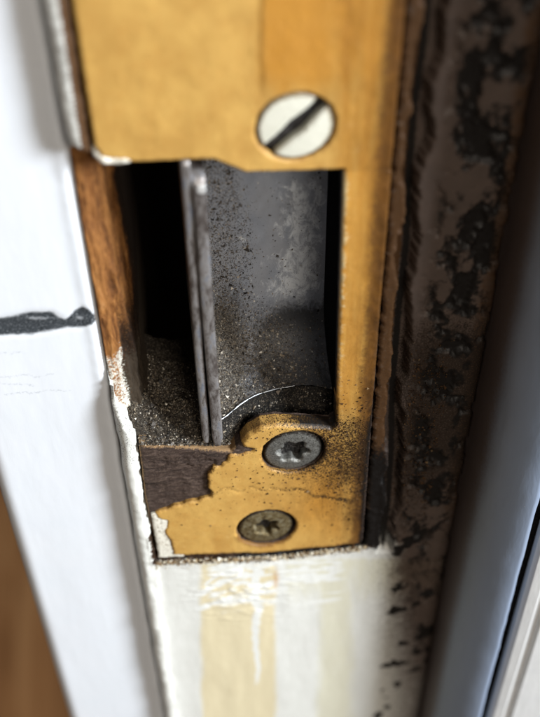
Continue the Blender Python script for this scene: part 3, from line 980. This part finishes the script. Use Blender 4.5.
def shell(x, t):
    """point of the bent sheet: t = 0 at the top, 1 at the scooped rim"""
    R = BY - arc_y(x)
    top = -70.4 - (ZR + R)
    arc = R * math.pi / 2
    l = t * (top + arc)
    th = np.clip((l - top) / R, 0, math.pi / 2)
    z = np.where(l < top, -70.4 - l, ZR + R - R * np.sin(th))
    y = np.where(l < top, BY, BY - R + R * np.cos(th))
    n_ = (fbm(x * 0.2, l * 0.12, 223) - .5) * 0.4 + (fbm(x * 1.1, l * 1.1, 225, 4) - .5) * 0.35 * sstep(0.2, 0.9, th)
    return np.stack([x, y + n_ * np.cos(th), z + n_ * np.sin(th)], 1)


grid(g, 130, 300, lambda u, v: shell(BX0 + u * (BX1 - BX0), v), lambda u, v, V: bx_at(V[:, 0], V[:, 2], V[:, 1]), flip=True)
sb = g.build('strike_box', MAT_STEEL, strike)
g = Geo()
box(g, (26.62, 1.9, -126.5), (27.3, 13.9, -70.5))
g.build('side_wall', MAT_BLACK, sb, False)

# bed of the opening: dusty ledge whose front is scooped out
def bed_z(x, y):
    z = -116.6 + 7.0 * np.exp(-(13.0 - np.minimum(y, 13)) / 2.8) * sstep(9, 10.5, x) * (1 - 0.5 * sstep(17, 26, x))
    z = z + np.where(x < 9.5, 4.5 * np.exp(-np.maximum(x - 0.4, 0) / 2.6) + 2.2 * np.exp(-np.maximum(15 - y, 0) / 3.0) - 1.2, 1.6 * sstep(0, 5, y - np.interp(x, ARC[:, 0], ARC[:, 1])))
    z = np.where(x < 9.5, -118.4 + (z + 118.4) * sstep(1.4, 5.0, y + 1.2 * (x < 1)), z)
    z = z + (fbm(x * 0.5, y * 0.5, 231, 3) - 0.5) * 1.3 + (fbm(x * 2.2, y * 2.2, 233, 4, 0.7) - 0.5) * 0.75
    return z


g = Geo()


grid(g, 90, 130, lambda u, v: np.stack([-1.6 + u * 10.4, 1.9 + v * 14, bed_z(-1.6 + u * 10.4, 1.9 + v * 14) - 3.0 * (v < 0.001)], 1))
bed = g.build('dust_bed', MAT_BED, sb)
g = Geo()
def skirt(u, v):
    x = 9.2 + u * 17.3
    y0 = arc_y(x) - 0.05
    return np.stack([x, y0 + (1.9 - y0) * v ** 2.2, ZR - 0.15 + (-122.5 - ZR) * v ** 0.7 + (fbm(x * 1.5, v * 5, 237, 4) - .5) * 0.5 * (v > 0.05)], 1)
grid(g, 110, 40, skirt)
g.build('scoop', MAT_SCOOP, sb)
bed['kind'] = 'stuff'

# bright scooped edge
g = Geo()
xs = np.linspace(11.2, 21.6, 60)
ys = arc_y(xs)
cz = np.full(60, ZR + 0.12)
rr_ = (0.12 - 0.0016 * np.arange(60)) * (0.35 + 1.1 * sstep(0.3, 0.6, fbm(xs * 1.1, xs * 0, 271, 4)))
nn = 8
V, fs = [], []
for i in range(60):
    for j in range(nn):
        a_ = j * 2 * math.pi / nn
        V.append((xs[i], ys[i] - 0.10 + rr_[i] * math.cos(a_), cz[i] + rr_[i] * math.sin(a_)))
for i in range(59):
    for j in range(nn):
        fs.append([i * nn + j, i * nn + (j + 1) % nn, (i + 1) * nn + (j + 1) % nn, (i + 1) * nn + j])
g.add(V, fs)
g.build('scooped_rim', MAT_RIM, sb)

# upright divider made of two thin sheets
def fin(x0, x1, yf, yb, z0, z1, r, lean, seed):
    g = Geo()
    hw_ = (x1 - x0) / 2
    e = 0.22
    pr = [(x0, yf + 1.2), (x0, yf + 0.5), (x0, yf + e), (x0 + e * 0.3, yf + e * 0.3), (x0 + e, yf), (x0 + hw_, yf - 0.03), (x1 - e, yf), (x1 - e * 0.3, yf + e * 0.3), (x1, yf + e), (x1, yf + 0.5), (x1, yf + 1.2)]
    pr = pr + [(x1, yf + 2.0 + k_ * (yb - yf - 2.0) / 8) for k_ in range(9)] + [(x0, yb - k_ * (yb - yf - 2.0) / 8) for k_ in range(9)]
    pr = np.array(pr)

    def disp(V):
        z = V[:, 2]
        t = (z1 - z) / (z1 - z0)
        V[:, 0] += lean * t + (fbm(z * 0.05, V[:, 1] * 0.05, seed) - 0.5) * 0.35
        n_ = (fbm(z * 0.3, V[:, 0] * 2.0, seed + 3, 4) - 0.5) * 0.14
        V[:, 1] += n_ * (V[:, 1] < yf + 2)
        d = np.clip((z - (z1 - r)) / r, 0, 1)
        V[:, 1] += (r - np.sqrt(np.maximum(r * r - (d * r) ** 2, 0))) * (V[:, 1] < yf + 3)
        d = np.clip(((z0 + 1.4) - z) / 1.4, 0, 1)
        V[:, 0] += (x0 + hw_ + lean - V[:, 0]) * d * 0.4
        return V
    loft(g, pr, z0, z1, 220, closed=True, disp=disp)
    zz = np.concatenate(g.v)[:, 2]
    xx = np.concatenate(g.v)[:, 0]
    g.a['tip_glint'] = [0.8 * sstep(z1 - 2.6, z1 - 1.6, zz) * (1 - sstep(z1 - 1.2, z1 - 0.6, zz)) * sstep(10.0, 10.5, xx) * (seed == 241)]
    return g


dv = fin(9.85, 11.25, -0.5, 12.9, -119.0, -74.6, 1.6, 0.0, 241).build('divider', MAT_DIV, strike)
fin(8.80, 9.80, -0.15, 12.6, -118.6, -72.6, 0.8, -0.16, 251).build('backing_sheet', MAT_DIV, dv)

# ------------------------------------------------------------------ loose dust (uncountable)
def grains(name, pts, size, mat, parent, label=None):
    n = len(pts)
    base = np.array([(1, 1, 1), (-1, -1, 1), (-1, 1, -1), (1, -1, -1)], float)
    q = rng.normal(size=(n, 4))
    q /= np.linalg.norm(q, axis=1, keepdims=True)
    w, x, y, z = q.T
    M_ = np.stack([1 - 2 * (y * y + z * z), 2 * (x * y - z * w), 2 * (x * z + y * w), 2 * (x * y + z * w), 1 - 2 * (x * x + z * z), 2 * (y * z - x * w),
                   2 * (x * z - y * w), 2 * (y * z + x * w), 1 - 2 * (x * x + y * y)], 1).reshape(n, 3, 3)
    sz = size * np.exp(rng.normal(size=n) * 0.45)
    sc3 = 0.6 + 0.8 * rng.rand(n, 1, 3)
    V = np.einsum('nij,nkj->nki', M_, base[None] * sc3) * sz[:, None, None] + pts[:, None, :]
    V = V.reshape(-1, 3)
    i4 = (np.arange(n) * 4)[:, None]
    fs = np.concatenate([i4 + np.array([0, 1, 2]), i4 + np.array([0, 3, 1]), i4 + np.array([0, 2, 3]), i4 + np.array([1, 3, 2])])
    me = bpy.data.meshes.new(name)
    me.from_pydata((V * S).tolist(), [], fs.tolist())
    me.materials.append(mat)
    o = link(name, me, parent)
    o['kind'] = 'stuff'
    return o


n = 22000
x = -0.8 + rng.rand(n) * 9.6
y = 1.95 + 11 * rng.rand(n)
pts = np.stack([x, y, bed_z(x, y) + 0.03], 1)
m = 150000
bx_ = 11.0 + 15.5 * rng.rand(m)
bt_ = rng.rand(m)
bk = shell(bx_, bt_)
px, py = pix(bk[:, 0], bk[:, 2], bk[:, 1])
wv = 40 * (fbm(bx_ * .25, bk[:, 2] * .12, 261) - .5)
dens = 0.55 * (1 - sstep(222, 256, px + wv)) + 0.75 * sstep(285, 350, py + wv) * (1 - 0.85 * sstep(262, 315, px - 0.25 * (py - 340))) + 0.012
dens *= 0.35 + 1.1 * fbm(bx_ * 1.3, bk[:, 1] * 1.3 + bk[:, 2] * 1.3, 263)
bk = bk[rng.rand(m) < dens]
sk = skirt(rng.rand(7000), rng.rand(7000))
dust = grains('pocket_dust', np.concatenate([pts, bk, sk]), 0.029, MAT_GRAIN, None)
lump = grains('dust_lumps', np.concatenate([pts[::14], bk[::26], sk[::30]]), 0.075, MAT_GRAIN, None)
lump['label'] = 'coarser lumps of grit among the dust in the plate opening'
lump['category'] = 'grit'
dust['label'] = 'grey gritty dust heaped on the bed of the plate opening'
dust['category'] = 'dust'

# grit on the plate and the jamb
m = 26000
gx = rng.rand(m) * 44
gz = -150 + rng.rand(m) * 48
px, py = pix(gx, gz)
dens = 0.9 * np.exp(-((px - 352) / 26) ** 2 - ((py - 455) / 42) ** 2) + 0.35 * np.exp(-((px - 300) / 60) ** 2 - ((py - 425) / 14) ** 2)
dens += 0.10 * np.exp(-((px - 285) / 70) ** 2 - ((py - 480) / 36) ** 2) + 0.55 * ((gx > 32) & (gx < 41)) * sstep(-146, -130, gz) * sstep(-102, -110, gz)
inC = (sdist(np.stack([gx, gz], 1), coatL[::3]) > 0.1)
onJ = (gx > 35.6)
ok = (rng.rand(m) < dens) & (inC | onJ)
gx, gz, inC = gx[ok], gz[ok], inC[ok]
yy = np.where(inC, k_y(gx, gz, np.full(len(gx), 2.0)), j_y(gx, gz, np.full(len(gx), 2.0)))
far = np.ones(len(gx), bool)
for c in SC:
    far &= np.hypot(gx - c[0], gz - c[1]) > 4.4
grit = grains('plate_grit', np.stack([gx, yy - 0.02, gz], 1)[far], 0.055, MAT_BGRAIN, None)
grit['label'] = 'fine brown grit stuck to the lower plate and jamb'
grit['category'] = 'grit'
# dust lying on the upper edge of the chipped corner
m = 2600
gx = 0.3 + rng.rand(m) * 12
gy = 0.2 + rng.rand(m) * 1.6
gz = np.interp(gx, [0.2, 11.6, 12.9], [-118.0, -119.9, -119.5]) + 0.05
ledge = grains('ledge_dust', np.stack([gx, gy, gz], 1), 0.055, MAT_GRAIN, None)
ledge['label'] = 'pale dust along the top edge of the chipped dark corner'
ledge['category'] = 'dust'

# crumbs of paint and wood along the lower edge of the plate
m = 2600
gx = rng.rand(m) * 32
dz = np.abs(rng.normal(size=m)) * 0.55
gz = np.interp(gx, [bl[0], bm[0], br[0]], [bl[1], bm[1], br[1]]) + 0.1 - dz
crumb = grains('edge_crumbs', np.stack([gx, -0.12 - 0.25 * rng.rand(m), gz], 1), 0.075, MAT_CRUMB, None)
crumb['label'] = 'crumbs of paint and wood along the lower edge of the plate'
crumb['category'] = 'crumbs'
